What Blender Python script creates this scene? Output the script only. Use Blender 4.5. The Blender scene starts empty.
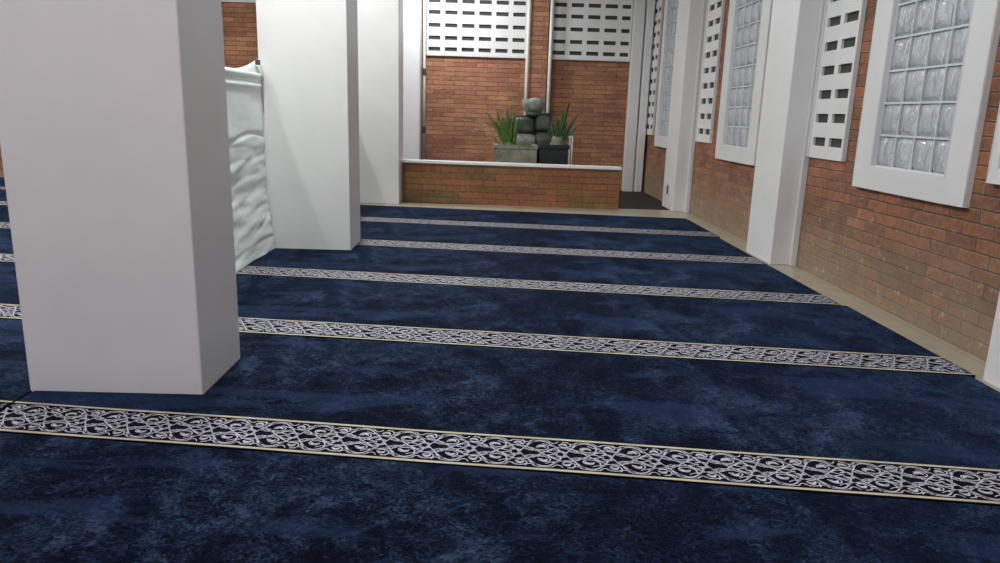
import bpy, bmesh, math, random
from math import sin, cos, pi, radians, exp
from mathutils import Vector, Matrix, noise

random.seed(7)
scene = bpy.context.scene
col = scene.collection

# ---------------------------------------------------------------- camera
CAM_H = 1.085
F_PX, PITCH, ROLL, YAW = 726.0, radians(13.05), radians(1.75), radians(-1.05)
def camera_axes():
    right = Vector((cos(YAW), sin(YAW), 0)); fwd = Vector((-sin(YAW), cos(YAW), 0)); up = Vector((0, 0, 1))
    f2 = cos(PITCH)*fwd - sin(PITCH)*up
    u2 = sin(PITCH)*fwd + cos(PITCH)*up
    return cos(ROLL)*right + sin(ROLL)*u2, -sin(ROLL)*right + cos(ROLL)*u2, f2
r_, u_, w_ = camera_axes()
cd = bpy.data.cameras.new('camera'); cam = bpy.data.objects.new('camera', cd); col.objects.link(cam)
cd.sensor_width = 36; cd.lens = F_PX/1000*36; cd.clip_start = .05
cam.matrix_world = Matrix(((r_.x, u_.x, -w_.x, 0), (r_.y, u_.y, -w_.y, 0), (r_.z, u_.z, -w_.z, CAM_H), (0, 0, 0, 1)))
scene.camera = cam

# ---------------------------------------------------------------- world, exposure
world = bpy.data.worlds.new('world'); scene.world = world; world.use_nodes = True
bg = world.node_tree.nodes['Background']
bg.inputs[0].default_value = (.55, .66, .80, 1); bg.inputs[1].default_value = 2.4
vs = scene.view_settings
vs.view_transform = 'Standard'; vs.look = 'None'; vs.gamma = 1; vs.use_curve_mapping = False
vs.exposure = 0.0

# lamps hang from the ceiling: (x, y, along, watts)
CEIL = 3.45
LAMPS = [(-2.45, 4.35, 'y', 24), (-2.45, 7.35, 'y', 26), (-1.35, 4.35, 'y', 64), (-1.35, 7.40, 'y', 40), (-1.35, 1.0, 'y', 27),
         (-5.6, 4.3, 'y', 60), (-5.6, 8.2, 'y', 80), (-1.35, -1.7, 'y', 86), (-.75, 10.4, 'x', 66), (1.0, 2.9, 'y', 21), (1.0, 6.2, 'y', 9)]  # last two are fill lamps, added to lighten the pillars' right sides

# ---------------------------------------------------------------- materials
def new_mat(name):
    m = bpy.data.materials.new(name); m.use_nodes = True
    return m, m.node_tree, m.node_tree.nodes['Principled BSDF']
def N(t, kind, **kw):
    n = t.nodes.new(kind)
    for k, v in kw.items():
        if k.startswith('_'): setattr(n, k[1:], v)
        else:
            n.inputs[k.replace('__', ' ')].default_value = v
    return n
def ramp(t, src, stops):
    n = t.nodes.new('ShaderNodeValToRGB'); e = n.color_ramp.elements
    while len(e) < len(stops): e.new(.5)
    for i, (p, c) in enumerate(stops): e[i].position = p; e[i].color = (*c, 1) if len(c) == 3 else c
    t.links.new(src, n.inputs[0]); return n
def mixc(t, fac, a, b, mode='MIX'):
    n = t.nodes.new('ShaderNodeMix'); n.data_type = 'RGBA'; n.blend_type = mode
    for s, v in ((0, fac), (6, a), (7, b)):
        if hasattr(v, 'links') or hasattr(v, 'is_output'): t.links.new(v, n.inputs[s])
        elif isinstance(v, (int, float)): n.inputs[s].default_value = v
        else: n.inputs[s].default_value = (*v, 1)
    return n.outputs[2]
def bump(t, b, h, strength=.3, dist=.01):
    n = t.nodes.new('ShaderNodeBump'); n.inputs['Strength'].default_value = strength; n.inputs['Distance'].default_value = dist
    t.links.new(h, n.inputs['Height']); t.links.new(n.outputs[0], b.inputs['Normal']); return n
def coord(t, which='Object'):
    return t.nodes.new('ShaderNodeTexCoord').outputs[which]
def noisen(t, vec, scale, detail=4, rough=.5, dist=0, sc3=None):
    if sc3:
        mp = t.nodes.new('ShaderNodeMapping'); mp.inputs['Scale'].default_value = sc3; t.links.new(vec, mp.inputs[0]); vec = mp.outputs[0]
    n = t.nodes.new('ShaderNodeTexNoise'); n.inputs['Scale'].default_value = scale; n.inputs['Detail'].default_value = detail
    n.inputs['Roughness'].default_value = rough; n.inputs['Distortion'].default_value = dist
    t.links.new(vec, n.inputs['Vector']); return n.outputs['Fac']

def plain(name, c, rough=.6, vary=.06, bumps=.0, metallic=0, sheen=0):
    m, t, b = new_mat(name)
    o = coord(t); n = noisen(t, o, 3.0, 6)
    d = tuple(x*(1-vary) for x in c); l = tuple(min(1, x*(1+vary)) for x in c)
    rp = ramp(t, n, [(.3, d), (.7, l)]); t.links.new(rp.outputs[0], b.inputs['Base Color'])
    b.inputs['Roughness'].default_value = rough; b.inputs['Metallic'].default_value = metallic
    if bumps: bump(t, b, noisen(t, o, 60, 3), bumps, .004)
    return m

def brick_mat(name, c1, c2, mortar, bw, rh, ms, vof=0, rough=.8, stain=0.0, bstr=.7, pale=0, tint=None):
    m, t, b = new_mat(name)
    uv = coord(t, 'UV')
    mp = t.nodes.new('ShaderNodeMapping'); mp.inputs['Location'].default_value = (0.07, vof, 0); t.links.new(uv, mp.inputs[0])
    # slightly wandering joints
    nz = t.nodes.new('ShaderNodeTexNoise'); nz.inputs['Scale'].default_value = 9; t.links.new(uv, nz.inputs['Vector'])
    vm = t.nodes.new('ShaderNodeVectorMath'); vm.operation = 'MULTIPLY_ADD'
    t.links.new(nz.outputs['Color'], vm.inputs[0]); vm.inputs[1].default_value = (.020, .014, 0); t.links.new(mp.outputs[0], vm.inputs[2])
    br = t.nodes.new('ShaderNodeTexBrick'); br.offset = .5; br.squash = 1
    t.links.new(vm.outputs[0], br.inputs['Vector'])
    br.inputs['Scale'].default_value = 1; br.inputs['Brick Width'].default_value = bw; br.inputs['Row Height'].default_value = rh
    br.inputs['Mortar Size'].default_value = ms; br.inputs['Mortar Smooth'].default_value = .35; br.inputs['Bias'].default_value = 0
    br.inputs['Color1'].default_value = (*c1, 1); br.inputs['Color2'].default_value = (*c2, 1); br.inputs['Mortar'].default_value = (*mortar, 1)
    n1 = noisen(t, uv, 2.2, 5, .6)
    c = mixc(t, 1.0, br.outputs['Color'], ramp(t, n1, [(.3, (.72, .70, .68)), (.7, (1.18, 1.1, 1.05))]).outputs[0], 'MULTIPLY')
    n2 = noisen(t, uv, 26, 6, .7)
    c = mixc(t, 1.0, c, ramp(t, n2, [(.3, (.66, .66, .66)), (.7, (1.26, 1.26, 1.26))]).outputs[0], 'MULTIPLY')
    if tint:
        c = mixc(t, .8, c, ramp(t, noisen(t, uv, 1.3, 3, .5, .8, (1, 2.5, 1)), [(.35, tint[0]), (.65, tint[1])]).outputs[0], 'MULTIPLY')
    if pale:
        # worn pale arrises: a ring inside each joint, broken up by noise
        b2 = t.nodes.new('ShaderNodeTexBrick'); b2.offset = .5; t.links.new(vm.outputs[0], b2.inputs['Vector'])
        for k, v in (('Scale', 1), ('Brick Width', bw), ('Row Height', rh), ('Mortar Size', ms*2.3), ('Mortar Smooth', .8)): b2.inputs[k].default_value = v
        sb = t.nodes.new('ShaderNodeMath'); sb.operation = 'SUBTRACT'; sb.use_clamp = True; t.links.new(b2.outputs['Fac'], sb.inputs[0]); t.links.new(br.outputs['Fac'], sb.inputs[1])
        np_ = ramp(t, noisen(t, uv, 8, 5, .7), [(.42, (0, 0, 0)), (.66, (pale,)*3)])
        ml = t.nodes.new('ShaderNodeMath'); ml.operation = 'MULTIPLY'; t.links.new(sb.outputs[0], ml.inputs[0]); t.links.new(np_.outputs[0], ml.inputs[1])
        c = mixc(t, ml.outputs[0], c, (.62, .45, .33))
    if stain:
        # pale salt bloom and grime creeping up from the floor, blotchy
        sx = t.nodes.new('ShaderNodeSeparateXYZ'); t.links.new(uv, sx.inputs[0])
        hz = t.nodes.new('ShaderNodeMapRange'); hz.inputs['From Min'].default_value = .75; hz.inputs['From Max'].default_value = 0
        t.links.new(sx.outputs['Y'], hz.inputs[0])
        n3 = noisen(t, uv, 3.5, 6, .7)
        mu = t.nodes.new('ShaderNodeMath'); mu.operation = 'MULTIPLY'; t.links.new(hz.outputs[0], mu.inputs[0]); t.links.new(n3, mu.inputs[1])
        f = ramp(t, mu.outputs[0], [(.12, (0, 0, 0)), (.50, (stain,)*3)])
        c = mixc(t, f.outputs[0], c, (.30, .235, .16))
        n4 = noisen(t, uv, 11, 7, .75)
        mu2 = t.nodes.new('ShaderNodeMath'); mu2.operation = 'MULTIPLY'
        rp4 = ramp(t, n4, [(.57, (0, 0, 0)), (.68, (.75, .75, .75))]); t.links.new(rp4.outputs[0], mu2.inputs[0])
        hz2 = t.nodes.new('ShaderNodeMapRange'); hz2.inputs['From Min'].default_value = .95; hz2.inputs['From Max'].default_value = .1
        t.links.new(sx.outputs['Y'], hz2.inputs[0]); t.links.new(hz2.outputs[0], mu2.inputs[1])
        c = mixc(t, mu2.outputs[0], c, (.58, .50, .40))
    t.links.new(c, b.inputs['Base Color']); b.inputs['Roughness'].default_value = rough
    inv = t.nodes.new('ShaderNodeMath'); inv.operation = 'MULTIPLY_ADD'
    t.links.new(br.outputs['Fac'], inv.inputs[0]); inv.inputs[1].default_value = -1
    t.links.new(n2, inv.inputs[2])
    bump(t, b, inv.outputs[0], bstr, .012)
    return m

M = {}
M['paint'] = plain('white_paint', (.78, .785, .785), .42, .025, .05)
M['pillar'] = plain('pillar_paint', (.77, .77, .775), .38, .03, .05)
M['trim'] = plain('window_trim_paint', (.745, .75, .745), .45, .03, .05)
M['ceiling'] = plain('ceiling_paint', (.80, .80, .78), .8)
M['plaster'] = plain('rear_plaster', (.60, .62, .66), .8)
M['brick_near'] = brick_mat('side_brick', (.40, .162, .085), (.21, .10, .06), (.115, .082, .058), .24, .0702, .0055, .0, stain=.8, pale=.75)
M['brick_far'] = brick_mat('courtyard_brick', (.50, .245, .155), (.31, .145, .095), (.22, .11, .07), .33, .068, .0055, .01, stain=.0, bstr=.8, pale=.55, tint=((1.0, .88, .92), (1.05, 1.12, .85)))
M['brick_low'] = brick_mat('low_wall_brick', (.33, .145, .07), (.21, .108, .055), (.13, .08, .045), .30, .076, .0045, .01, stain=.0, bstr=.8, pale=.3, tint=((1.15, .85, .9), (.8, 1.2, .9)))

def tile_mat():
    m, t, b = new_mat('beige_floor_tile')
    o = coord(t)
    mp = t.nodes.new('ShaderNodeMapping'); mp.inputs['Location'].default_value = (.02, .10, 0); t.links.new(o, mp.inputs[0])
    br = t.nodes.new('ShaderNodeTexBrick'); br.offset = 0; t.links.new(mp.outputs[0], br.inputs['Vector'])
    br.inputs['Scale'].default_value = 1; br.inputs['Brick Width'].default_value = .4; br.inputs['Row Height'].default_value = .4
    br.inputs['Mortar Size'].default_value = .003
    br.inputs['Color1'].default_value = (.41, .365, .275, 1); br.inputs['Color2'].default_value = (.39, .35, .265, 1); br.inputs['Mortar'].default_value = (.22, .17, .12, 1)
    c = mixc(t, 1, br.outputs['Color'], ramp(t, noisen(t, o, 5, 6, .6), [(.3, (.85, .85, .85)), (.7, (1.1, 1.1, 1.1))]).outputs[0], 'MULTIPLY')
    t.links.new(c, b.inputs['Base Color']); b.inputs['Roughness'].default_value = .28
    return m
M['tile'] = tile_mat()
M['stone_floor'] = plain('dark_wet_stone', (.014, .011, .009), .8, .3, .3)

def carpet_mat():
    m, t, b = new_mat('navy_mottled_carpet')
    o = coord(t)
    big = noisen(t, o, 1.9, 3, .55, 1.4, (1.25, .7, 1))
    med = noisen(t, o, 5.0, 4, .6, 1.6, (1.1, 1, 1))
    fine = noisen(t, o, 30, 9, .84, 2.2, (1, 1.2, 1))
    a = t.nodes.new('ShaderNodeMath'); a.operation = 'MULTIPLY_ADD'; t.links.new(big, a.inputs[0]); a.inputs[1].default_value = .34
    a2 = t.nodes.new('ShaderNodeMath'); a2.operation = 'MULTIPLY_ADD'; t.links.new(med, a2.inputs[0]); a2.inputs[1].default_value = .26
    a3 = t.nodes.new('ShaderNodeMath'); a3.operation = 'MULTIPLY'; t.links.new(fine, a3.inputs[0]); a3.inputs[1].default_value = .98
    t.links.new(a3.outputs[0], a2.inputs[2]); t.links.new(a2.outputs[0], a.inputs[2])
    rp = ramp(t, a.outputs[0], [(.70, (.0004, .0006, .0030)), (.775, (.0018, .0034, .0120)), (.83, (.0090, .0175, .044)), (.92, (.045, .076, .140))])
    # strokes left in the pile by brushing, slanting across the rows
    mp = t.nodes.new('ShaderNodeMapping'); mp.inputs['Rotation'].default_value = (0, 0, radians(-34)); mp.inputs['Scale'].default_value = (.9, 3.6, 1); t.links.new(o, mp.inputs[0])
    st = ramp(t, noisen(t, mp.outputs[0], 1.15, 4, .55, .5), [(.54, (0, 0, 0)), (.58, (.45, .45, .45))])
    t.links.new(mixc(t, st.outputs[0], rp.outputs[0], (.018, .038, .092)), b.inputs['Base Color'])
    b.inputs['Roughness'].default_value = .85
    b.inputs['Specular IOR Level'].default_value = .04
    b.inputs['Sheen Weight'].default_value = .20; b.inputs['Sheen Roughness'].default_value = .13
    b.inputs['Sheen Tint'].default_value = (.22, .42, 1, 1)
    pile = noisen(t, o, 180, 3, .8)
    ad = t.nodes.new('ShaderNodeMath'); ad.operation = 'MULTIPLY_ADD'; t.links.new(fine, ad.inputs[0]); ad.inputs[1].default_value = 1.5; t.links.new(pile, ad.inputs[2])
    bump(t, b, ad.outputs[0], .6, .006)
    return m
M['carpet'] = carpet_mat()
M['band_ground'] = plain('band_dark_ground', (.006, .006, .014), .95, .3)
M['band_ground'].node_tree.nodes['Principled BSDF'].inputs['Specular IOR Level'].default_value = .05
M['band_scroll'] = plain('band_silver_scroll', (.58, .58, .66), .85, .15)
M['band_edge'] = plain('band_olive_cream_edge', (.52, .48, .34), .8, .25)
M['seam'] = plain('carpet_backing', (.01, .012, .02), .95)

def cloth_mat():
    m, t, b = new_mat('pale_green_white_cloth')
    o = coord(t)
    n = noisen(t, o, 4, 5)
    t.links.new(ramp(t, n, [(.3, (.68, .76, .74)), (.7, (.80, .85, .84))]).outputs[0], b.inputs['Base Color'])
    b.inputs['Roughness'].default_value = .75
    b.inputs['Sheen Weight'].default_value = .2
    bump(t, b, noisen(t, o, 10, 3, .5, 1), .12, .02)
    return m
M['cloth'] = cloth_mat()

def glass_mat():
    m, t, b = new_mat('rippled_glass_block')
    o = coord(t)
    w = noisen(t, o, 9, 3, .6, 1.2, (1, 2.6, .5))
    f = noisen(t, o, 40, 3, .6, .8, (1, 1.6, .7))
    a = t.nodes.new('ShaderNodeMath'); a.operation = 'MULTIPLY_ADD'; t.links.new(f, a.inputs[0]); a.inputs[1].default_value = .35; t.links.new(w, a.inputs[2])
    b.inputs['Base Color'].default_value = (.92, .97, 1.0, 1)
    b.inputs['Roughness'].default_value = .15; b.inputs['IOR'].default_value = 1.75
    b.inputs['Transmission Weight'].default_value = .38
    b.inputs['Coat Weight'].default_value = .6; b.inputs['Coat Roughness'].default_value = .08
    bump(t, b, a.outputs[0], 1.0, .05)
    return m
M['glass'] = glass_mat()
M['grout'] = plain('pale_grout', (.66, .70, .73), .6)
M['slot_dark'] = plain('dark_slot_backing', (.055, .055, .052), .9)  # dark sheet behind the vent slots, standing in for their unlit depth
M['pipe'] = plain('white_drain_pipe', (.72, .74, .70), .35)
M['dark_metal'] = plain('dark_bracket', (.05, .05, .05), .5)
M['steel'] = plain('grey_steel', (.35, .36, .36), .35, metallic=.8)
M['plastic'] = plain('cream_plastic', (.62, .60, .52), .4)

def mossy(name, a, c, moss, rough=.8):
    m, t, b = new_mat(name)
    o = coord(t)
    k = ramp(t, noisen(t, o, 7, 6, .65), [(.35, a), (.65, c)]).outputs[0]
    k = mixc(t, ramp(t, noisen(t, o, 4.5, 5, .6, .5), [(.48, (0, 0, 0)), (.62, (.8, .8, .8))]).outputs[0], k, moss)
    t.links.new(k, b.inputs['Base Color']); b.inputs['Roughness'].default_value = rough
    bump(t, b, noisen(t, o, 25, 6, .7), .6, .015)
    return m
M['concrete'] = mossy('mossy_concrete', (.18, .19, .15), (.32, .32, .27), (.09, .12, .05))
M['stone_light'] = mossy('pale_grey_stone', (.25, .25, .23), (.42, .41, .38), (.12, .13, .10))
M['stone_dark'] = mossy('wet_green_stone', (.035, .045, .038), (.10, .125, .10), (.03, .05, .03), .5)
M['pot_black'] = mossy('black_glazed_clay', (.006, .008, .010), (.016, .019, .02), (.01, .015, .011), .6)
M['soil'] = plain('dark_soil', (.035, .028, .018), .95, .3, .5)
def leaf_mat(name, a, c):
    m, t, b = new_mat(name)
    o = coord(t)
    t.links.new(ramp(t, noisen(t, o, 14, 4, .6, 0, (1, 1, 3)), [(.35, a), (.65, c)]).outputs[0], b.inputs['Base Color'])
    b.inputs['Roughness'].default_value = .45
    return m
M['leaf'] = leaf_mat('green_blade', (.04, .10, .02), (.13, .22, .05))
M['leaf_dark'] = leaf_mat('deep_green_blade', (.025, .07, .025), (.07, .15, .05))
M['leaf_pale'] = leaf_mat('yellow_green_leaf', (.20, .26, .07), (.42, .40, .18))
def emit(name, c, s):
    m, t, b = new_mat(name); b.inputs['Emission Color'].default_value = (*c, 1); b.inputs['Emission Strength'].default_value = s
    b.inputs['Base Color'].default_value = (.9, .9, .9, 1); return m
M['lamp'] = emit('lit_diffuser', (1, .98, .95), 6)

# ---------------------------------------------------------------- mesh helpers
def tag(o, label=None, cat=None, group=None, kind=None):
    if label: o['label'] = label
    if cat: o['category'] = cat
    if group: o['group'] = group
    if kind: o['kind'] = kind
    return o
def empty(name, loc):
    o = bpy.data.objects.new(name, None); col.objects.link(o); o.location = loc; o.empty_display_size = .1
    return o

class MB:
    """collects geometry in world coordinates, then links it as one object"""
    def __init__(s): s.bm = bmesh.new(); s.mi = 0
    def face(s, pts, mi=None, smooth=False):
        f = s.bm.faces.new([s.bm.verts.new(p) for p in pts]); f.material_index = s.mi if mi is None else mi; f.smooth = smooth; return f
    def box(s, x0, x1, y0, y1, z0, z1, bevel=0, seg=2, rot=None, center=None):
        v = [s.bm.verts.new((x, y, z)) for x in (x0, x1) for y in (y0, y1) for z in (z0, z1)]
        fs = [s.bm.faces.new([v[i] for i in q]) for q in ((0, 1, 3, 2), (4, 6, 7, 5), (0, 4, 5, 1), (2, 3, 7, 6), (0, 2, 6, 4), (1, 5, 7, 3))]
        for f in fs: f.material_index = s.mi
        if bevel:
            es = list({e for f in fs for e in f.edges})
            r = bmesh.ops.bevel(s.bm, geom=es, offset=bevel, segments=seg, profile=.5, affect='EDGES')
            for f in r['faces']: f.material_index = s.mi
            v = list({q for f in r['faces'] for q in f.verts} | {q for q in v if q.is_valid})
        if rot:
            bmesh.ops.rotate(s.bm, verts=v, cent=center, matrix=Matrix.Rotation(rot, 3, 'Z'))
        return s
    def slab(s, axis, u0, u1, v0, v1, d0, d1, holes=()):
        """slab whose big faces look along `axis` ('x' or 'y'); u runs along the other ground axis, v is height"""
        us = sorted({u0, u1, *[h[0] for h in holes], *[h[1] for h in holes]})
        vv = sorted({v0, v1, *[h[2] for h in holes], *[h[3] for h in holes]})
        us = [u for u in us if u0-1e-6 <= u <= u1+1e-6]; vv = [v for v in vv if v0-1e-6 <= v <= v1+1e-6]
        P = (lambda u, v, d: (d, u, v)) if axis == 'x' else (lambda u, v, d: (u, d, v))
        def solid(i, j):
            if i < 0 or j < 0 or i >= len(us)-1 or j >= len(vv)-1: return False
            cu, cv = (us[i]+us[i+1])/2, (vv[j]+vv[j+1])/2
            return not any(h[0] < cu < h[1] and h[2] < cv < h[3] for h in holes)
        for i in range(len(us)-1):
            for j in range(len(vv)-1):
                if not solid(i, j): continue
                a, b, c, e = us[i], us[i+1], vv[j], vv[j+1]
                for d in (d0, d1): s.face([P(a, c, d), P(b, c, d), P(b, e, d), P(a, e, d)])
                if not solid(i-1, j): s.face([P(a, c, d0), P(a, e, d0), P(a, e, d1), P(a, c, d1)])
                if not solid(i+1, j): s.face([P(b, c, d0), P(b, e, d0), P(b, e, d1), P(b, c, d1)])
                if not solid(i, j-1): s.face([P(a, c, d0), P(b, c, d0), P(b, c, d1), P(a, c, d1)])
                if not solid(i, j+1): s.face([P(a, e, d0), P(b, e, d0), P(b, e, d1), P(a, e, d1)])
        bmesh.ops.remove_doubles(s.bm, verts=s.bm.verts, dist=1e-5)
        return s
    def tube(s, pts, r, seg=10, cap=True):
        pts = [Vector(p) for p in pts]; rs = r if isinstance(r, (list, tuple)) else [r]*len(pts)
        rings = []; prev = None
        for i, p in enumerate(pts):
            d = (pts[min(i+1, len(pts)-1)] - pts[max(i-1, 0)]).normalized()
            a = d.orthogonal().normalized() if prev is None else (prev - d*prev.dot(d)).normalized()
            prev = a; b = d.cross(a)
            rings.append([s.bm.verts.new(p + rs[i]*(a*cos(2*pi*k/seg)+b*sin(2*pi*k/seg))) for k in range(seg)])
        for i in range(len(rings)-1):
            for k in range(seg):
                f = s.bm.faces.new((rings[i][k], rings[i][(k+1) % seg], rings[i+1][(k+1) % seg], rings[i+1][k])); f.smooth = True; f.material_index = s.mi
        if cap:
            for rg in (rings[0], rings[-1]):
                f = s.bm.faces.new(rg); f.material_index = s.mi
        return s
    def ribbon(s, pts, w, z):
        """flat stroke lying on the floor plane, w is a list of half widths"""
        pv = None
        n = len(pts)
        for i, (x, y) in enumerate(pts):
            x0, y0 = pts[max(i-1, 0)]; x1, y1 = pts[min(i+1, n-1)]
            dx, dy = x1-x0, y1-y0; L = math.hypot(dx, dy) or 1
            a = s.bm.verts.new((x-dy/L*w[i], y+dx/L*w[i], z)); b = s.bm.verts.new((x+dy/L*w[i], y-dx/L*w[i], z))
            if pv:
                f = s.bm.faces.new((pv[0], pv[1], b, a)); f.material_index = s.mi
            pv = (a, b)
    def lathe(s, prof, cx, cy, seg=24, wob=0, seed=0):
        rings = []
        for (r, z) in prof:
            ring = []
            for k in range(seg):
                a = 2*pi*k/seg
                q = r*(1+wob*noise.noise(Vector((cos(a)*1.5+seed, sin(a)*1.5, z*6))))
                ring.append(s.bm.verts.new((cx+q*cos(a), cy+q*sin(a), z)))
            rings.append(ring)
        for i in range(len(rings)-1):
            for k in range(seg):
                f = s.bm.faces.new((rings[i][k], rings[i][(k+1) % seg], rings[i+1][(k+1) % seg], rings[i+1][k])); f.smooth = True; f.material_index = s.mi
        for rg in (rings[0], rings[-1]):
            f = s.bm.faces.new(rg); f.material_index = s.mi
        return s
    def build(s, name, mats, parent=None, loc=None, normals=True):
        bm = s.bm
        if normals: bmesh.ops.recalc_face_normals(bm, faces=bm.faces)
        uv = bm.loops.layers.uv.new('UVMap')
        bm.normal_update()
        for f in bm.faces:
            n = f.normal; ax, ay, az = abs(n.x), abs(n.y), abs(n.z)
            for l in f.loops:
                p = l.vert.co
                l[uv].uv = (p.y, p.z) if ax >= ay and ax >= az else ((p.x, p.z) if ay >= az else (p.x, p.y))
        me = bpy.data.meshes.new(name)
        off = Vector(loc) if loc else (Vector(parent.matrix_world.translation) if parent else Vector((0, 0, 0)))
        root = parent
        if parent is not None and not loc:
            off = Vector((0, 0, 0)); q = parent
            while q: off += q.location; q = q.parent
        if off.length: bmesh.ops.translate(bm, verts=bm.verts, vec=-off)
        bm.to_mesh(me); bm.free()
        for k in (mats if isinstance(mats, (list, tuple)) else [mats]): me.materials.append(k)
        o = bpy.data.objects.new(name, me); col.objects.link(o)
        if parent is not None: o.parent = parent
        elif loc: o.location = loc
        return o

# ---------------------------------------------------------------- room shell
FZ = -.013                 # tile level; the carpet pile comes up to height 0
XR = 2.415                 # face of the right wall
YF = 11.5                  # face of the far wall
XL, YB = -8.6, -3.2
FLOOR_END = 8.86           # where the tiled floor stops before the sunken garden strip
m = MB(); m.box(XL, XR, YB, FLOOR_END, -.16, FZ)
m.box(XL, -1.745, FLOOR_END, YF, -.16, FZ)
tag(m.build('floor', M['tile']), kind='structure')
m = MB(); m.box(-1.745, XR, FLOOR_END, YF, -.16, -.05)
tag(m.build('floor', M['stone_floor']), kind='structure')
m = MB(); m.box(XL-.15, XR+.15, YB-.15, YF+.15, CEIL, CEIL+.1)
tag(m.build('ceiling', M['ceiling']), kind='structure')

# windows: outer frame y0,y1 / glass y0,y1
WIN = [(3.615, 4.760, 3.800, 4.565, 4), (6.60, 7.76, 6.805, 7.570, 4), (9.62, 10.72, 9.80, 10.565, 4)]
ROWS, PITCH_W, GZ0 = 12, .19, .833
GZ1 = GZ0 + ROWS*PITCH_W
SLIM = [(2.90, 3.47, 3.03, 3.41), (5.93+.20, 6.47, 6.17, 6.40)]
VENT = [(4.965, 5.528), (8.035, 8.600), (10.93, 11.50)]
vent_rows = [.952 + .1665*k for k in range(14)]
def vent_holes(y0, y1):
    out = []
    w = .195
    a = y1-.062-w
    for b0 in (a, a-.255):
        b1 = b0+w if b0 == a else b0+.175+.02
        for z in vent_rows: out.append((round(b0, 4), round(b1, 4), round(z-.031, 4), round(z+.031, 4)))
    return out
holes = []
for (a, b, c, d, n) in WIN: holes.append((c, d, GZ0, GZ1))
holes.append((SLIM[0][2], SLIM[0][3], .90, 3.15))
for (a, b) in VENT: holes.append((a+.04, b-.04, .88, 3.2))
m = MB(); m.slab('x', YB, YF+.15, -.16, CEIL, XR, XR+.15, holes)
tag(m.build('wall_right', M['brick_near']), kind='structure')

def window(name, fy0, fy1, gy0, gy1, fz0, fz1, gz0, gz1, ncol, nrow):
    m = MB(); m.slab('x', fy0, fy1, fz0, fz1, XR-.036, XR+.02, [(gy0, gy1, gz0, gz1)])
    bmesh.ops.bevel(m.bm, geom=[e for e in m.bm.edges if e.is_manifold and e.calc_face_angle(0) > .5], offset=.004, segments=2, affect='EDGES')
    root = m.build(name, M['trim']); tag(root, kind='structure')
    # grout grid
    g = MB()
    pw, ph = (gy1-gy0)/ncol, (gz1-gz0)/nrow
    hs = [(gy0+i*pw+.005, gy0+(i+1)*pw-.005, gz0+j*ph+.006, gz0+(j+1)*ph-.006) for i in range(ncol) for j in range(nrow)]
    hs = [tuple(round(q, 5) for q in h) for h in hs]
    g.slab('x', gy0, gy1, gz0, gz1, XR-.006, XR+.07, hs)
    g.build('grout_grid', M['grout'], root)
    b = MB()
    for h in hs:
        # each block: raised rim and dished face
        fx = XR-.012
        y0, y1, z0, z1 = h
        G = 8; grid = []
        for i in range(G+1):
            for_j = []
            for j in range(G+1):
                p, q = -1+2*i/G, -1+2*j/G
                e = max(0, 1-abs(p)**2.2)*max(0, 1-abs(q)**3.5)
                for_j.append(b.bm.verts.new((fx+.018-.020*e**.7, (y0+y1)/2+p*(y1-y0)/2, (z0+z1)/2+q*(z1-z0)/2)))
            grid.append(for_j)
        for i in range(G):
            for j in range(G):
                f = b.bm.faces.new((grid[i][j], grid[i+1][j], grid[i+1][j+1], grid[i][j+1])); f.smooth = True
        edge = [grid[i][0] for i in range(G)]+[grid[G][j] for j in range(G)]+[grid[i][G] for i in range(G, 0, -1)]+[grid[0][j] for j in range(G, 0, -1)]
        bk = [b.bm.verts.new((fx+.085, v.co.y, v.co.z)) for v in edge]
        for i in range(len(edge)): b.bm.faces.new((edge[i], edge[(i+1) % len(edge)], bk[(i+1) % len(edge)], bk[i]))
        b.bm.faces.new(bk)
    b.build('glass_blocks', M['glass'], root)
    return root
for i, (a, b, c, d, n) in enumerate(WIN):
    window('window_%d' % (i+1), a, b, c, d, .693, 3.27, GZ0, GZ1, 4, ROWS)
window('window_4', SLIM[0][0], SLIM[0][1], SLIM[0][2], SLIM[0][3], .833, 3.25, .90, 3.15, 2, 12)

VL = ['white vent panel with two columns of dark slots between near window and middle column',
      'white vent panel with two columns of slots between the middle window and the far column',
      'narrow-looking white vent panel next to the far corner, beyond the farthest glass block window']
for i, (a, b) in enumerate(VENT):
    root = empty('ventilation_panel', (XR, (a+b)/2, .833))
    tag(root, VL[i], 'vent panel', 'slotted vent panels in the right wall')
    m = MB(); m.slab('x', a, b, .833, 3.26, XR-.020, XR-.001, [h for h in vent_holes(a, b)])
    m.build('panel', M['trim'], root)
    m = MB()
    m.box(XR-.032, XR+.0, a-.001, a+.022, .834, 3.259, .002); m.box(XR-.032, XR+.0, b-.016, b+.001, .834, 3.259, .002)
    m.build('frame', M['trim'], root)
    m = MB(); m.box(XR+.000, XR+.008, a+.041, b-.041, .885, 3.19)
    m.build('slot_backing', M['slot_dark'], root)  # dark backing so the slots look unlit inside

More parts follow.
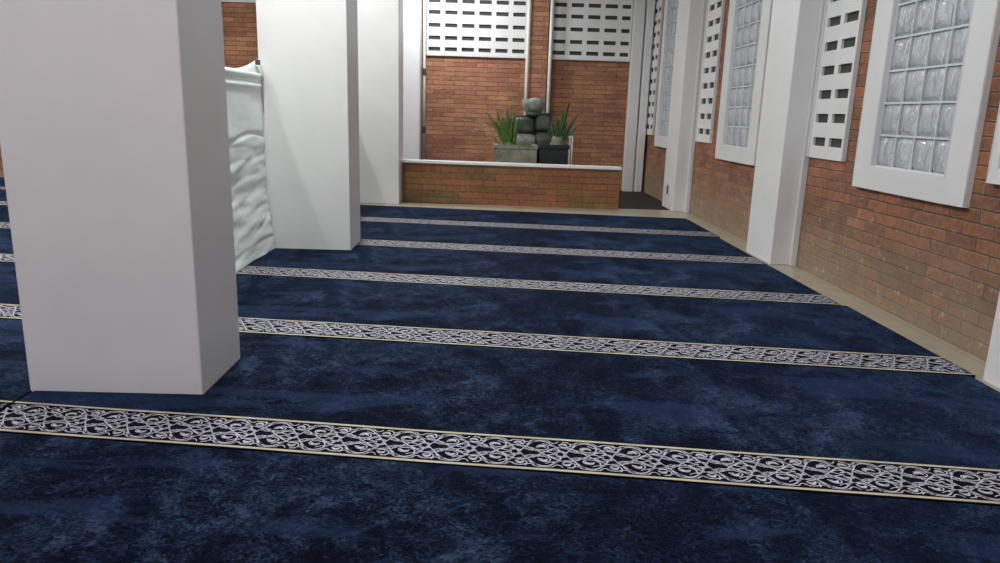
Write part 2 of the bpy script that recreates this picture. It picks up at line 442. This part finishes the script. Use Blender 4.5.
# far wall with two vent panels above brick
VX = [(-1.005, .500), (.865, 2.075)]
VZ0 = 1.905
m = MB()
m.slab('y', -2.05, XR+.15, -.16, CEIL, YF, YF+.15, [(-.995, .49, VZ0+.01, 3.30), (.875, 2.065, VZ0+.01, 3.30)])
tag(m.build('wall_far', M['brick_far']), kind='structure')
m = MB(); m.slab('y', XL-.15, -2.05, -.16, 2.575, YF, YF+.15)
tag(m.build('wall_far', M['brick_far']), kind='structure')
m = MB(); m.slab('y', XL-.15, -2.05, 2.575, CEIL, YF-.01, YF+.15)
tag(m.build('trim_1', M['trim']), kind='structure')
fr_rows = [2.003, 2.165, 2.345, 2.528, 2.690, 2.855, 3.02, 3.185]
def far_vent(x0, x1, first, ncol, label):
    hs = []
    for k in range(ncol):
        a = first + .2545*k
        for z in fr_rows: hs.append((round(a, 4), round(a+.185, 4), round(z-.028, 4), round(z+.028, 4)))
    root = empty('ventilation_panel', ((x0+x1)/2, YF, VZ0))
    tag(root, label, 'vent panel', 'slotted vent panels in the far wall')
    m = MB(); m.slab('y', x0, x1, VZ0, 3.33, YF-.02, YF-.001, hs); m.build('panel', M['paint'], root)
    m = MB(); m.slab('y', x0, x1, VZ0, 3.33, YF-.03, YF-.0205, [(x0+.03, x1-.03, VZ0+.03, 3.30)]); m.build('frame', M['trim'], root)
    m = MB(); m.box(x0+.015, x1-.015, YF+.0, YF+.008, VZ0+.015, 3.295); m.build('slot_backing', M['slot_dark'], root)  # last box is the dark backing that gives these slots their darkness
far_vent(*VX[0], -.985, 6, 'wide white vent panel with six slots per row, above far brick wall on left')
far_vent(*VX[1], .902, 5, 'wide white vent panel with five slots per row, above far brick wall on right')

# brick pier between the panels
m = MB(); m.box(.555, .815, YF-.13, YF+.01, -.05, CEIL, .004)
tag(m.build('brick_pier', M['brick_far'], loc=(.685, YF-.06, -.05)), 'slim red brick pier rising between the two far vent panels', 'pier')
# drain pipes
m = MB(); m.tube([(.515, YF-.155, -.05), (.515, YF-.155, CEIL)], .026)
tag(m.build('drain_pipe', M['pipe'], loc=(.515, YF-.075, -.05)), 'thin white pipe on left side of the far brick pier', 'pipe')
m = MB(); m.tube([(.855, YF-.155, -.05), (.855, YF-.155, CEIL)], .026)
tag(m.build('drain_pipe', M['pipe'], loc=(.855, YF-.055, -.05)), 'thin pale pipe on right side of the far brick pier', 'pipe')
root = empty('drain_pipe', (-1.03, YF-.04, -.05))
tag(root, 'thin white conduit with dark clamps between white pilaster and far brick wall', 'pipe')
m = MB(); m.tube([(-1.035, YF-.05, -.05), (-1.035, YF-.05, CEIL)], .022); m.build('tube', M['pipe'], root)
for z in (1.66, .80):
    m = MB(); m.box(-1.060, -1.012, YF-.08, YF-.0, z-.05, z+.05, .006); m.build('clamp', M['dark_metal'], root)
# white pilasters standing against the far wall
m = MB(); m.box(-1.40, -1.075, YF-.34, YF+.005, -.05, CEIL, .006)
tag(m.build('pilaster', M['paint'], loc=(-1.24, YF-.17, -.05)), 'bright white pilaster against far wall, beside the left end of brick', 'pilaster')
m = MB(); m.box(2.085, 2.235, YF-.14, YF+.005, -.05, CEIL, .006); m.box(2.235, 2.262, YF-.06, YF+.005, -.05, CEIL)
m.box(2.262, 2.376, YF-.16, YF+.005, -.05, CEIL, .012)
tag(m.build('pilaster', M['paint'], loc=(2.24, YF-.08, -.05)), 'white grooved corner pilaster at far right end of the brick wall', 'pilaster')

# remaining walls
m = MB(); m.slab('x', YB-.15, YF+.15, -.16, CEIL, XL-.15, XL); tag(m.build('wall_left', M['plaster']), kind='structure')
m = MB(); m.slab('y', XL-.15, XR+.15, -.16, CEIL, YB-.15, YB); tag(m.build('wall_back', M['plaster']), kind='structure')

# ---------------------------------------------------------------- pillars and columns
PILL = [(-1.738, -1.081, 2.632, 3.070), (-1.742, -1.081, 5.640, 6.095), (-1.742, -1.078, 8.690, 9.135)]
PLAB = ['large white square pillar nearest the camera, standing on the blue carpet',
        'white square pillar in the middle of its row, draped partition meeting its left edge',
        'white square pillar farthest back, standing beside the low brick wall']
for i, (a, b, c, d) in enumerate(PILL):
    m = MB(); m.box(a, b, c, d, FZ, CEIL, .007, 3)
    tag(m.build('pillar', M['pillar'], loc=((a+b)/2, (c+d)/2, 0)), PLAB[i], 'pillar', 'square white pillars in a row')
COLS = [(2.60, 3.035), (5.575, 6.13), (8.735, 9.30)]
CLAB = ['white wall column at the right edge of the picture, only its side showing',
        'white wall column between near window and middle window on the right wall',
        'white wall column at the far end of the carpet with small switch plate']
for i, (c, d) in enumerate(COLS):
    root = empty('wall_column', (2.32, (c+d)/2, 0))
    tag(root, CLAB[i], 'column', 'white columns along the brick side wall')
    m = MB(); m.box(2.222, XR, c, d, FZ, CEIL, .006, 3); m.build('shaft', M['pillar'], root)
    m = MB(); m.box(2.372, XR, c-.035, c, FZ, CEIL, .003); m.build('edge_strip', M['trim'], root)
root = empty('light_switch', (2.222, 9.04, .235))
tag(root, 'small upright switch plate low on far white wall column', 'switch plate')
m = MB(); m.box(2.214, 2.222, 8.97, 9.09, .15, .29, .003); m.build('plate', M['plastic'], root)
m = MB(); m.box(2.209, 2.215, 9.0, 9.06, .17, .27, .002); m.build('rocker', M['dark_metal'], root)

# ---------------------------------------------------------------- low garden wall
root = empty('low_brick_wall', (.25, 8.92, 0))
tag(root, 'low red brick wall with a white cap in front of the plants', 'low wall')
A = Vector((-1.068, 8.965)); B = Vector((1.562, 8.748)); dirv = (B-A).normalized(); nrm = Vector((-dirv.y, dirv.x))
def wallbox(m, a, b, n0, n1, z0, z1, bev=0):
    """box running from a to b (metres along the wall), n0..n1 deep"""
    L = (B-A).length
    m.box(A.x+a, A.x+b, A.y+n0, A.y+n1, z0, z1, bev, rot=math.atan2(dirv.y, dirv.x), center=(A.x, A.y, 0))
L = (B-A).length
m = MB(); wallbox(m, 0, L, 0, .13, -.05, .465); m.build('brickwork', M['brick_low'], root)
m = MB(); wallbox(m, -.01, L+.012, -.02, .15, .465, .498, .004); m.build('cap', M['paint'], root)

# ---------------------------------------------------------------- carpets
TH = radians(-6.2); TT = math.tan(TH)
ROWY = [-1.5, -.33, .875, 2.088, 3.295, 4.519, 5.745, 7.035, 8.285, 9.60]   # near seam of each row, on the line x = 0
XRT = [2.19, 2.19, 2.18, 2.178, 2.206, 2.177, 2.18, 2.205]
CT = 0.0
def cut(bm, obstacles):
    for (x0, x1, y0, y1) in obstacles:
        g = .004
        for co, no in (((x0-g, 0, 0), (1, 0, 0)), ((x1+g, 0, 0), (1, 0, 0)), ((0, y0-g, 0), (0, 1, 0)), ((0, y1+g, 0), (0, 1, 0))):
            bmesh.ops.bisect_plane(bm, geom=bm.verts[:]+bm.edges[:]+bm.faces[:], plane_co=co, plane_no=no, dist=1e-6)
        kill = []
        for f in bm.faces:
            c = f.calc_center_median()
            if x0-g < c.x < x1+g and y0-g < c.y < y1+g: kill.append(f)
        bmesh.ops.delete(bm, geom=kill, context='FACES')
def wav(x, y, s):
    return .0045*noise.noise(Vector((x*1.9, y*1.3, s)))
def world_xy(u, v):      # u metres along the row, v metres across it (both from x = 0)
    return u, v + u*TT
def strokes(P, H):
    """one repeat of the scrollwork, u in 0..P, v in -H..H; returns (points, half widths)"""
    out = []
    def spiral(cx, cy, r0, r1, a0, turns, w0=.0030, w1=.0022, n=16, fx=1, fy=1):
        pts = []; ws = []
        for i in range(n+1):
            t = i/n; a = a0+turns*2*pi*t; r = r0+(r1-r0)*t
            pts.append((cx+fx*r*1.35*cos(a), cy+fy*r*sin(a))); ws.append(w0+(w1-w0)*t)
        out.append((pts, ws))
    def curve(p0, p1, p2, p3, w0, w1, n=12, wm=None):
        pts = []; ws = []
        for i in range(n+1):
            t = i/n; q = 1-t
            pts.append(tuple(q**3*p0[k]+3*q*q*t*p1[k]+3*q*t*t*p2[k]+t**3*p3[k] for k in (0, 1)))
            w = w0+(w1-w0)*t
            if wm: w += (wm-w)*sin(pi*t)
            ws.append(w)
        out.append((pts, ws))
    def wave(amp, ph, w, n=26):
        out.append(([(P*i/n, amp*H*cos(2*pi*(i/n+ph))) for i in range(n+1)], [w]*(n+1)))
    wave(.90, 0, .0030); wave(.90, .5, .0030); wave(.50, .25, .0026); wave(.50, .75, .0026)
    for sy in (1, -1):
        for k, c in enumerate((0, .5)):
            cx = P*c
            q = lambda x, y: (cx+x*P, y*sy*H)
            # curls with a bud, in the wide cells and in the edge cells
            spiral(cx, .46*H*sy, .27*H, .05*H, .4+k*pi, 1.15*(1 if k else -1), .0026, .0018, fy=sy)
            curve(q(-.055, .38), q(-.02, .58), q(.02, .58), q(.05, .40), .002, .0012, 8, .0085)
            spiral(cx+.25*P, .68*H*sy, .24*H, .05*H, 2.6-k, -1.1, .0026, .0018, fy=sy)
            curve(q(.20, .62), q(.23, .80), q(.27, .78), q(.295, .60), .002, .001, 8, .0080)
            curve(q(.08, .95), q(.13, .72), q(.17, .70), q(.20, .92), .0024, .0018)
            curve(q(.30, .92), q(.33, .72), q(.38, .74), q(.42, .96), .0024, .0018)
            curve(q(.06, .12), q(.14, .40), q(.20, .30), q(.25, .06), .0022, .0018)
            curve(q(.25, .06), q(.30, .34), q(.37, .38), q(.44, .12), .0018, .0022)
            curve(q(.14, .10), q(.19, .20), q(.23, .22), q(.27, .12), .001, .001, 6, .0055)
            curve(q(.36, .14), q(.40, .24), q(.43, .26), q(.47, .18), .001, .001, 6, .0050)
            curve(q(-.20, .30), q(-.12, .02), q(.02, .30), q(.17, -.04), .0018, .0024)
            curve(q(.02, .72), q(.10, .52), q(.22, .50), q(.33, .34), .0020, .0016)
            curve(q(-.16, .60), q(-.12, .74), q(-.09, .72), q(-.06, .84), .001, .001, 6, .0048)
            curve(q(.09, .60), q(.12, .66), q(.14, .62), q(.16, .50), .001, .001, 6, .0048)
            curve(q(-.12, .86), q(-.08, .98), q(.06, .98), q(.11, .88), .0018, .0018)
    return out
MOTIF = strokes(.300, .096)
def carpet_row(idx, x0, x1, label, group, obstacles, bw, seed):
    v0, v1 = ROWY[idx]+.004, ROWY[idx+1]-.004
    near = Vector(((x0+x1)/2, (v0+v1)/2 + (x0+x1)/2*TT, 0))
    root = empty('carpet', near); tag(root, label, 'carpet', group)
    def sheet(va, vb, z0, z1, mi, name, mats, rag=0, step=.06):
        m = MB(); n = max(2, int((x1-x0)/step)); nv = 2
        grid = []
        for i in range(n+1):
            u = x0+(x1-x0)*i/n
            colv = []
            for j in range(nv+1):
                v = va+(vb-va)*j/nv
                dv = wav(u, v, seed) if rag else 0
                X, Y = world_xy(u, v+dv)
                colv.append(m.bm.verts.new((X, Y, z1)))
            grid.append(colv)
        for i in range(n):
            for j in range(nv): m.bm.faces.new((grid[i][j], grid[i+1][j], grid[i+1][j+1], grid[i][j+1]))
        cut(m.bm, obstacles)
        r = bmesh.ops.extrude_face_region(m.bm, geom=m.bm.faces[:])
        bmesh.ops.translate(m.bm, verts=[q for q in r['geom'] if isinstance(q, bmesh.types.BMVert)], vec=(0, 0, z0-z1))
        return m
    m = sheet(v0+bw, v1, FZ+.001, CT, 0, 'field', None, 1)
    m.build('field', M['carpet'], root)
    m = sheet(v0, v0+bw, FZ+.001, CT+.001, 0, 'band', None, 1)
    for f in m.bm.faces: f.material_index = 0
    # light edges and scrollwork woven into the band
    z = CT+.0018
    s = MB()
    for (a, b) in ((.004, .017), (bw-.017, bw-.004)):
        n = int((x1-x0)/.06); s.mi = 1
        pv = None
        for i in range(n+1):
            u = x0+(x1-x0)*i/n
            dv = wav(u, v0, seed)
            p = [s.bm.verts.new((*world_xy(u, v0+q+dv), z)) for q in (a, b)]
            if pv: f = s.bm.faces.new((pv[0], p[0], p[1], pv[1])); f.material_index = 1
            pv = p
    s.mi = 2
    P = .300; mid = v0+bw/2; sc = (bw-.042)/2/.096
    off = random.random()*P
    k = int((x0-P)//P)
    while k*P+off-P < x1:
        for pts, ws in MOTIF:
            pp = []; pw = []
            for (a, b), w in zip(pts, ws):
                u = k*P+off+a
                if x0+.004 < u < x1-.004:
                    pp.append(world_xy(u, mid+b*sc+wav(u, mid, seed))); pw.append(w)
                elif pp: break
            if len(pp) > 2: s.ribbon(pp, [q*.84 for q in pw], z)
        k += 1
    cut(s.bm, obstacles)
    # join both
    me_t = bpy.data.meshes.new('tmp'); s.bm.to_mesh(me_t); s.bm.free()
    m.bm.from_mesh(me_t); bpy.data.meshes.remove(me_t)
    m.build('border_band', [M['band_ground'], M['band_edge'], M['band_scroll']], root, normals=False)
    return root
R_LAB = {2: 'navy carpet row in the foreground below the nearest ornamental band',
         3: 'navy carpet row whose wide silver scroll band crosses just before the near pillar',
         4: 'navy carpet row, second ornamental band counted from the camera',
         5: 'navy carpet row reaching from the draped partition past the near side of middle pillar',
         6: 'navy carpet row beginning at the right side of the middle pillar',
         7: 'navy carpet row farthest away, ending at beige tiles before the low brick wall'}
L_LAB = {2: 'navy carpet row at the bottom left corner, left of the lengthwise seam',
         3: 'navy carpet row left of the nearest pillar at its foot',
         4: 'navy carpet row left of nearest pillar, second band up from its foot',
         5: 'navy carpet row left of nearest pillar, third band up from its foot',
         6: 'navy carpet row left of nearest pillar, fourth band up from its foot',
         7: 'navy carpet row left of nearest pillar, fifth band up, narrow in the distance',
         8: 'navy carpet row left of nearest pillar, last before the far brick wall'}
XS = -1.722
BW = {2: .245, 3: .243, 4: .248, 5: .240, 6: .268, 7: .275, 8: .25}
for i in range(2, 8):
    carpet_row(i, XS+.005, XRT[i], R_LAB[i], 'navy carpet rows of the main prayer area', PILL, BW[i], i*3.1)
for i in range(2, 9):
    carpet_row(i, -7.6, XS-.005, L_LAB[i], 'navy carpet rows left of the pillars', [(p[0], p[1], p[2], p[3]) for p in PILL]+[], BW[i], i*3.1+40)

# ---------------------------------------------------------------- draped partitions between the pillars
def partition(y0, y1, label):
    root = empty('draped_partition', (-1.73, (y0+y1)/2, 0)); tag(root, label, 'partition', 'draped partitions between the pillars')
    fr = MB()
    for y in (y0+.04, (y0+y1)/2, y1-.05):
        fr.tube([(-1.745, y, .02), (-1.745, y, 1.298)], .014)
    fr.tube([(-1.745, y0+.02, 1.298), (-1.745, y1-.02, 1.298)], .014)
    fr.build('frame', M['steel'], root)
    # the cloth: rolled over the rail, smooth above, heavy folds below
    m = MB(); ny, nz = 110, 120
    rows = []
    for j in range(nz+1):
        t = j/nz; z = 1.315*(1-t)+.004*t
        row = []
        for i in range(ny+1):
            y = y0+.015+(y1-y0-.025)*i/ny
            low = min(1, max(0, (.86-z)/.55))
            yy = y-y1
            ph = z*1.0 - .05*(y-y0)
            x = -1.722
            x += .012*exp(-((z-1.300)/.022)**2)+.010*exp(-((z-1.225)/.016)**2) - .006*exp(-((z-1.262)/.012)**2)
            # sagging pockets
            f = sin(ph*26+2.6*noise.noise(Vector((y*2.2, z*3.2, 3))))
            low = min(1, max(0, (.98-z)/.22))
            x += .6*low*(.016*abs(f)**.5*(.5+noise.noise(Vector((y*2.5, z*3, 6)))) + .020*noise.noise(Vector((y*3.0, ph*11.0, 1.2))) + .008*noise.noise(Vector((y*5, ph*22, 5))))
            x += low*.05*min(1, max(0, (.45-z)/.45))
            x += .007*noise.noise(Vector((y*3.1, z*5, 8)))*(1-low)
            x -= .012*exp(-((z-.86-.03*sin(y*5))/.012)**2)
            row.append(m.bm.verts.new((x, y, z)))
        rows.append(row)
    for j in range(nz):
        for i in range(ny):
            f = m.bm.faces.new((rows[j][i], rows[j+1][i], rows[j+1][i+1], rows[j][i+1])); f.smooth = True
    # wrap over the rail and hang down behind
    back = [[m.bm.verts.new((bx, y0+.015+(y1-y0-.025)*i/ny, bz)) for i in range(ny+1)] for bx, bz in ((-1.735, 1.325), (-1.752, 1.323), (-1.765, 1.30), (-1.768, 1.0), (-1.775, .5), (-1.79, .016))]
    prev = rows[0]
    for bk in back:
        for i in range(ny):
            f = m.bm.faces.new((prev[i], prev[i+1], bk[i+1], bk[i])); f.smooth = True
        prev = bk
    m.build('cloth', M['cloth'], root)
    return root
pr = partition(3.075, 5.632, 'white cloth-draped partition standing between the nearest and middle pillars')
partition(6.10, 8.685, 'white cloth-draped partition standing between the middle and farthest pillars')
# tied corner of the cloth and its clip, by the middle pillar
m = MB()
n = 10; top = []; bot = []
for i in range(n+1):
    t = i/n; y = 5.10+(5.635-5.10)*t
    zt = 1.328+.095*t**1.6
    top.append((y, zt))
g1 = [m.bm.verts.new((-1.728+.006*sin(k*1.3), y, z)) for k, (y, z) in enumerate(top)]
g0 = [m.bm.verts.new((-1.724, y, 1.318)) for (y, z) in top]
g2 = [m.bm.verts.new((-1.752, y, z-.003)) for (y, z) in top]
g3 = [m.bm.verts.new((-1.756, y, 1.318)) for (y, z) in top]
for i in range(n):
    for a, b in ((g0, g1), (g1, g2), (g2, g3)):
        f = m.bm.faces.new((a[i], a[i+1], b[i+1], b[i])); f.smooth = True
gc = m.build('gathered_corner', M['cloth'], pr)
m = MB(); m.box(-1.722, -1.700, 5.50, 5.56, 1.375, 1.412, .005); m.build('clip', M['dark_metal'], gc)
m = MB(); m.tube([(-1.706, 5.60, 1.375), (-1.700, 5.60, 1.29), (-1.702, 5.575, 1.18), (-1.700, 5.59, 1.03)], [.003, .007, .006, .002], 8); m.build('tie_cord', M['steel'], pr)

# ---------------------------------------------------------------- garden pots, fountain and plants
def open_box(m, x0, x1, y0, y1, z0, z1, th, taper=.0):
    """tapered square planter with a hollow top"""
    def ring(ins, z, k=0):
        t = taper*(z1-z)/(z1-z0)
        return [m.bm.verts.new(p) for p in ((x0+ins+t, y0+ins+t, z), (x1-ins-t, y0+ins+t, z), (x1-ins-t, y1-ins-t, z), (x0+ins+t, y1-ins-t, z))]
    rs = [ring(0, z0), ring(0, z1-.05), ring(-.012, z1-.045), ring(-.012, z1), ring(th, z1), ring(th, z1-.12)]
    m.bm.faces.new(rs[0])
    for a, b in zip(rs, rs[1:]):
        for k in range(4): m.bm.faces.new((a[k], a[(k+1) % 4], b[(k+1) % 4], b[k]))
GZ = -.05
root = empty('concrete_planter', (.33, 9.5, GZ)); tag(root, 'mossy grey concrete planter behind the low wall, left of the dark pot', 'planter')
m = MB(); open_box(m, .05, .585, 9.28, 9.72, GZ, .70, .05); m.build('pot', M['concrete'], root)
m = MB(); m.box(.10, .535, 9.33, 9.67, .60, .64, .01); m.build('soil', M['soil'], root)
root = empty('dark_planter', (.80, 9.5, GZ)); tag(root, 'black square plant pot behind the low wall, right of the mossy planter', 'planter')
m = MB(); open_box(m, .612, .985, 9.28, 9.66, GZ, .715, .035, .03); m.build('pot', M['pot_black'], root)
m = MB(); m.box(.655, .945, 9.32, 9.62, .625, .66, .01); m.build('soil', M['soil'], root)
m = MB()
for x in (.93, 1.09):
    for y in (9.86, 10.16): m.tube([(x, y, GZ), (x, y, .80)], .010, 8)
for z in (.80, .12):
    m.tube([(.93, 9.86, z), (1.09, 9.86, z), (1.09, 10.16, z), (.93, 10.16, z), (.93, 9.86, z)], .010, 8)
tag(m.build('plant_stand', M['pipe'], loc=(.9, 10.0, GZ)), 'thin pale metal frame standing behind the black pot', 'stand')

def boulder(m, cx, cy, z0, z1, rx, ry, seed, seg=20, rings=12):
    cz = (z0+z1)/2; rz = (z1-z0)/2
    vs_ = []
    for j in range(rings+1):
        a = -pi/2+pi*j/rings; row = []
        for k in range(seg):
            b = 2*pi*k/seg
            d = Vector((cos(a)*cos(b), cos(a)*sin(b), sin(a)))
            # squarish block
            e = Vector([math.copysign(abs(q)**.62, q) for q in d])
            r = 1+.16*noise.noise(d*1.7+Vector((seed, seed*2, 0)))+.05*noise.noise(d*5+Vector((seed, 0, 0)))
            row.append(m.bm.verts.new((cx+e.x*rx*r, cy+e.y*ry*r, cz+e.z*rz)))
        vs_.append(row)
    for j in range(rings):
        for k in range(seg):
            f = m.bm.faces.new((vs_[j][k], vs_[j][(k+1) % seg], vs_[j+1][(k+1) % seg], vs_[j+1][k])); f.smooth = True; f.material_index = m.mi
    bmesh.ops.remove_doubles(m.bm, verts=[v for r in (vs_[0], vs_[-1]) for v in r], dist=.001)
FX, FY = .55, 9.98
root = empty('stone_fountain', (FX, FY, GZ)); tag(root, 'tiered fountain of stacked dark stones with a round pale bowl on top', 'fountain')
m = MB(); m.box(FX-.22, FX+.24, FY-.14, FY+.22, GZ, .62, .02); m.box(.47, .68, FY+.02, FY+.2, .6, 1.10, .03); m.build('plinth', M['stone_dark'], root)
for (nm, cx, z0, z1, rx, mt, sd, dy) in (('stone', .46, .615, .83, .145, 'stone_light', 1, -.03), ('stone', .69, .60, .86, .125, 'stone_dark', 2, .02),
                                        ('stone', .445, .82, 1.06, .135, 'stone_dark', 3, 0), ('stone', .70, .855, 1.09, .12, 'stone_dark', 4, .0),
                                        ('stone', .56, 1.05, 1.12, .10, 'stone_dark', 5, 0)):
    m = MB(); boulder(m, cx, FY+dy, z0, z1, rx, .16, sd); m.build(nm, M[mt], root)
# bowls that each stone pours from
m = MB(); m.lathe([(.05, 1.09), (.11, 1.11), (.150, 1.165), (.162, 1.225), (.150, 1.275), (.130, 1.275), (.12, 1.25), (.08, 1.20)], FX+.01, FY, 28, .06, 2); m.build('bowl', M['stone_light'], root)
m = MB(); m.lathe([(.02, 1.18), (.09, 1.20), (.105, 1.24), (.075, 1.285), (.02, 1.30)], FX+.03, FY+.02, 20, .15, 5); m.build('ball', M['stone_light'], root)
for cx, z, rr in ((.44, 1.05, .10), (.70, 1.085, .10)):
    m = MB(); m.lathe([(rr*.8, z-.02), (rr*1.15, z+.005), (rr*1.15, z+.02), (rr*.95, z+.018), (rr*.85, z)], cx, FY, 24, .1, cx*9); m.build('basin', M['stone_dark'], root)

def blades(m, base, tips, w, seed=0):
    rnd = random.Random(seed)
    for (tx, ty, tz, bend) in tips:
        b = Vector(base)+Vector((rnd.uniform(-.05, .05), rnd.uniform(-.04, .04), 0)); t = Vector((tx, ty, tz))
        mid = (b+t)/2+Vector((0, 0, bend)); n = 9
        side = Vector((cos(rnd.uniform(-.5, .5)), sin(rnd.uniform(-.5, .5)), 0)); nrmv = Vector((0, -1, .1))
        pv = None
        for i in range(n+1):
            s = i/n; p = (1-s)**2*b+2*s*(1-s)*mid+s*s*t
            hw = w*(.55+.9*s)*(1-s**2.2)+.0015
            L_, C_, R_ = (m.bm.verts.new(p-side*hw), m.bm.verts.new(p-nrmv*hw*.45), m.bm.verts.new(p+side*hw))
            K_ = m.bm.verts.new(p-nrmv*(hw*.45+.006))
            if pv:
                for a, c in ((0, 1), (1, 2), (2, 3), (3, 0)):
                    f = m.bm.faces.new((pv[a], pv[c], (L_, C_, R_, K_)[c], (L_, C_, R_, K_)[a])); f.smooth = True
            pv = (L_, C_, R_, K_)
root = empty('spiky_plant', (.25, 9.45, .63)); tag(root, 'spiky green plant growing in the mossy concrete planter', 'plant')
m = MB()
blades(m, (.24, 9.45, .63), [(-.07, 9.42, 1.10, .06), (.0, 9.5, 1.02, .05), (.06, 9.4, 1.13, .02), (.13, 9.5, 1.07, 0), (.19, 9.42, 1.15, 0), (.24, 9.5, 1.10, 0), (.30, 9.4, 1.14, 0),
       (.36, 9.5, 1.05, .02), (.03, 9.5, .93, .06), (.10, 9.36, .97, .04), (.33, 9.36, .96, .03), (.17, 9.55, 1.0, 0), (.27, 9.36, 1.02, 0)], .030, 3)
m.build('leaves', M['leaf'], root)
m = MB(); m.lathe([(.02, .61), (.065, .62), (.075, .66), (.05, .72), (.02, .76)], .24, 9.45, 12, .2); m.build('crown', M['leaf'], root)
root = empty('spiky_plant', (.83, 9.45, .65)); tag(root, 'dark green plant with long pointed leaves in the black pot', 'plant')
m = MB()
blades(m, (.84, 9.45, .65), [(.99, 9.42, 1.30, .0), (.92, 9.5, 1.18, 0), (.82, 9.4, 1.10, 0), (.76, 9.5, 1.02, 0), (1.08, 9.5, 1.05, .05), (1.14, 9.42, .98, .10), (1.10, 9.4, 1.12, .03),
       (.72, 9.38, .94, .03), (.87, 9.52, 1.06, 0), (.98, 9.52, 1.0, .03), (.80, 9.36, .96, 0)], .027, 5)
m.build('leaves', M['leaf_dark'], root)
m = MB(); m.lathe([(.02, .63), (.06, .64), (.085, .70), (.08, .80), (.02, .83)], .84, 9.45, 12, .2); m.build('crown', M['concrete'], root)
root = empty('trailing_plant', (.12, 9.6, .63)); tag(root, 'sparse trailing plant with yellowish leaves leaning left over the low wall', 'plant')
m = MB()
tw = [[(.12, 9.6, .63), (.02, 9.58, .86), (-.14, 9.55, .97), (-.36, 9.5, .99)], [(.12, 9.6, .63), (0, 9.6, .82), (-.12, 9.58, .90), (-.24, 9.55, .84)],
      [(.12, 9.6, .63), (-.02, 9.6, .90), (-.22, 9.6, 1.05), (-.46, 9.58, 1.12)], [(.12, 9.6, .63), (.1, 9.62, .95), (.2, 9.64, 1.15), (.26, 9.64, 1.22)]]
for w in tw: m.tube(w, [.005, .004, .003, .002], 6)
m.build('stems', M['leaf_pale'], root)
m = MB(); rnd = random.Random(11)
for w in tw:
    for k in range(9):
        s = rnd.uniform(.45, 1)*(len(w)-1); i = min(int(s), len(w)-2); p = Vector(w[i]).lerp(Vector(w[i+1]), s-i)
        a = rnd.uniform(0, 6.28); l = rnd.uniform(.02, .042); d = Vector((cos(a)*l, rnd.uniform(-.3, .3)*l, sin(a)*l)); q = Vector((-d.z, .004, d.x))*.28
        m.face([p, p+d*.5+q, p+d, p+d*.5-q]); m.face([p, p+d*.5-q+Vector((0, .003, 0)), p+d, p+d*.5+q+Vector((0, .003, 0))])
m.build('leaves', M['leaf_pale'], root)

# ---------------------------------------------------------------- ceiling lamps, among them the added fill pair
for i, (x, y, ax, wt) in enumerate(LAMPS):
    root = empty('ceiling_light', (x, y, CEIL)); tag(root, 'unseen long white tube lamp fixed under the ceiling', 'ceiling lamp', 'tube lamps on the ceiling')
    hx, hy = (.07, .62) if ax == 'y' else (.62, .07)
    m = MB(); m.box(x-hx, x+hx, y-hy, y+hy, CEIL-.05, CEIL, .008); m.build('housing', M['paint'], root)
    m = MB(); m.box(x-hx*.8, x+hx*.8, y-hy*.97, y+hy*.97, CEIL-.062, CEIL-.05, .004); m.build('diffuser', M['lamp'], root)
    ld = bpy.data.lights.new('tube', 'AREA'); ld.shape = 'RECTANGLE'; ld.size = hx*1.6; ld.size_y = hy*1.9; ld.energy = wt; ld.color = (1, .94, 1) if y < 2 else (.88, .95, 1) if x > 0 else ((.97, .985, 1) if y > 9 else (.985, 1, .955))
    lo = bpy.data.objects.new('tube_light', ld); col.objects.link(lo); lo.location = (0, 0, -.07); lo.parent = root
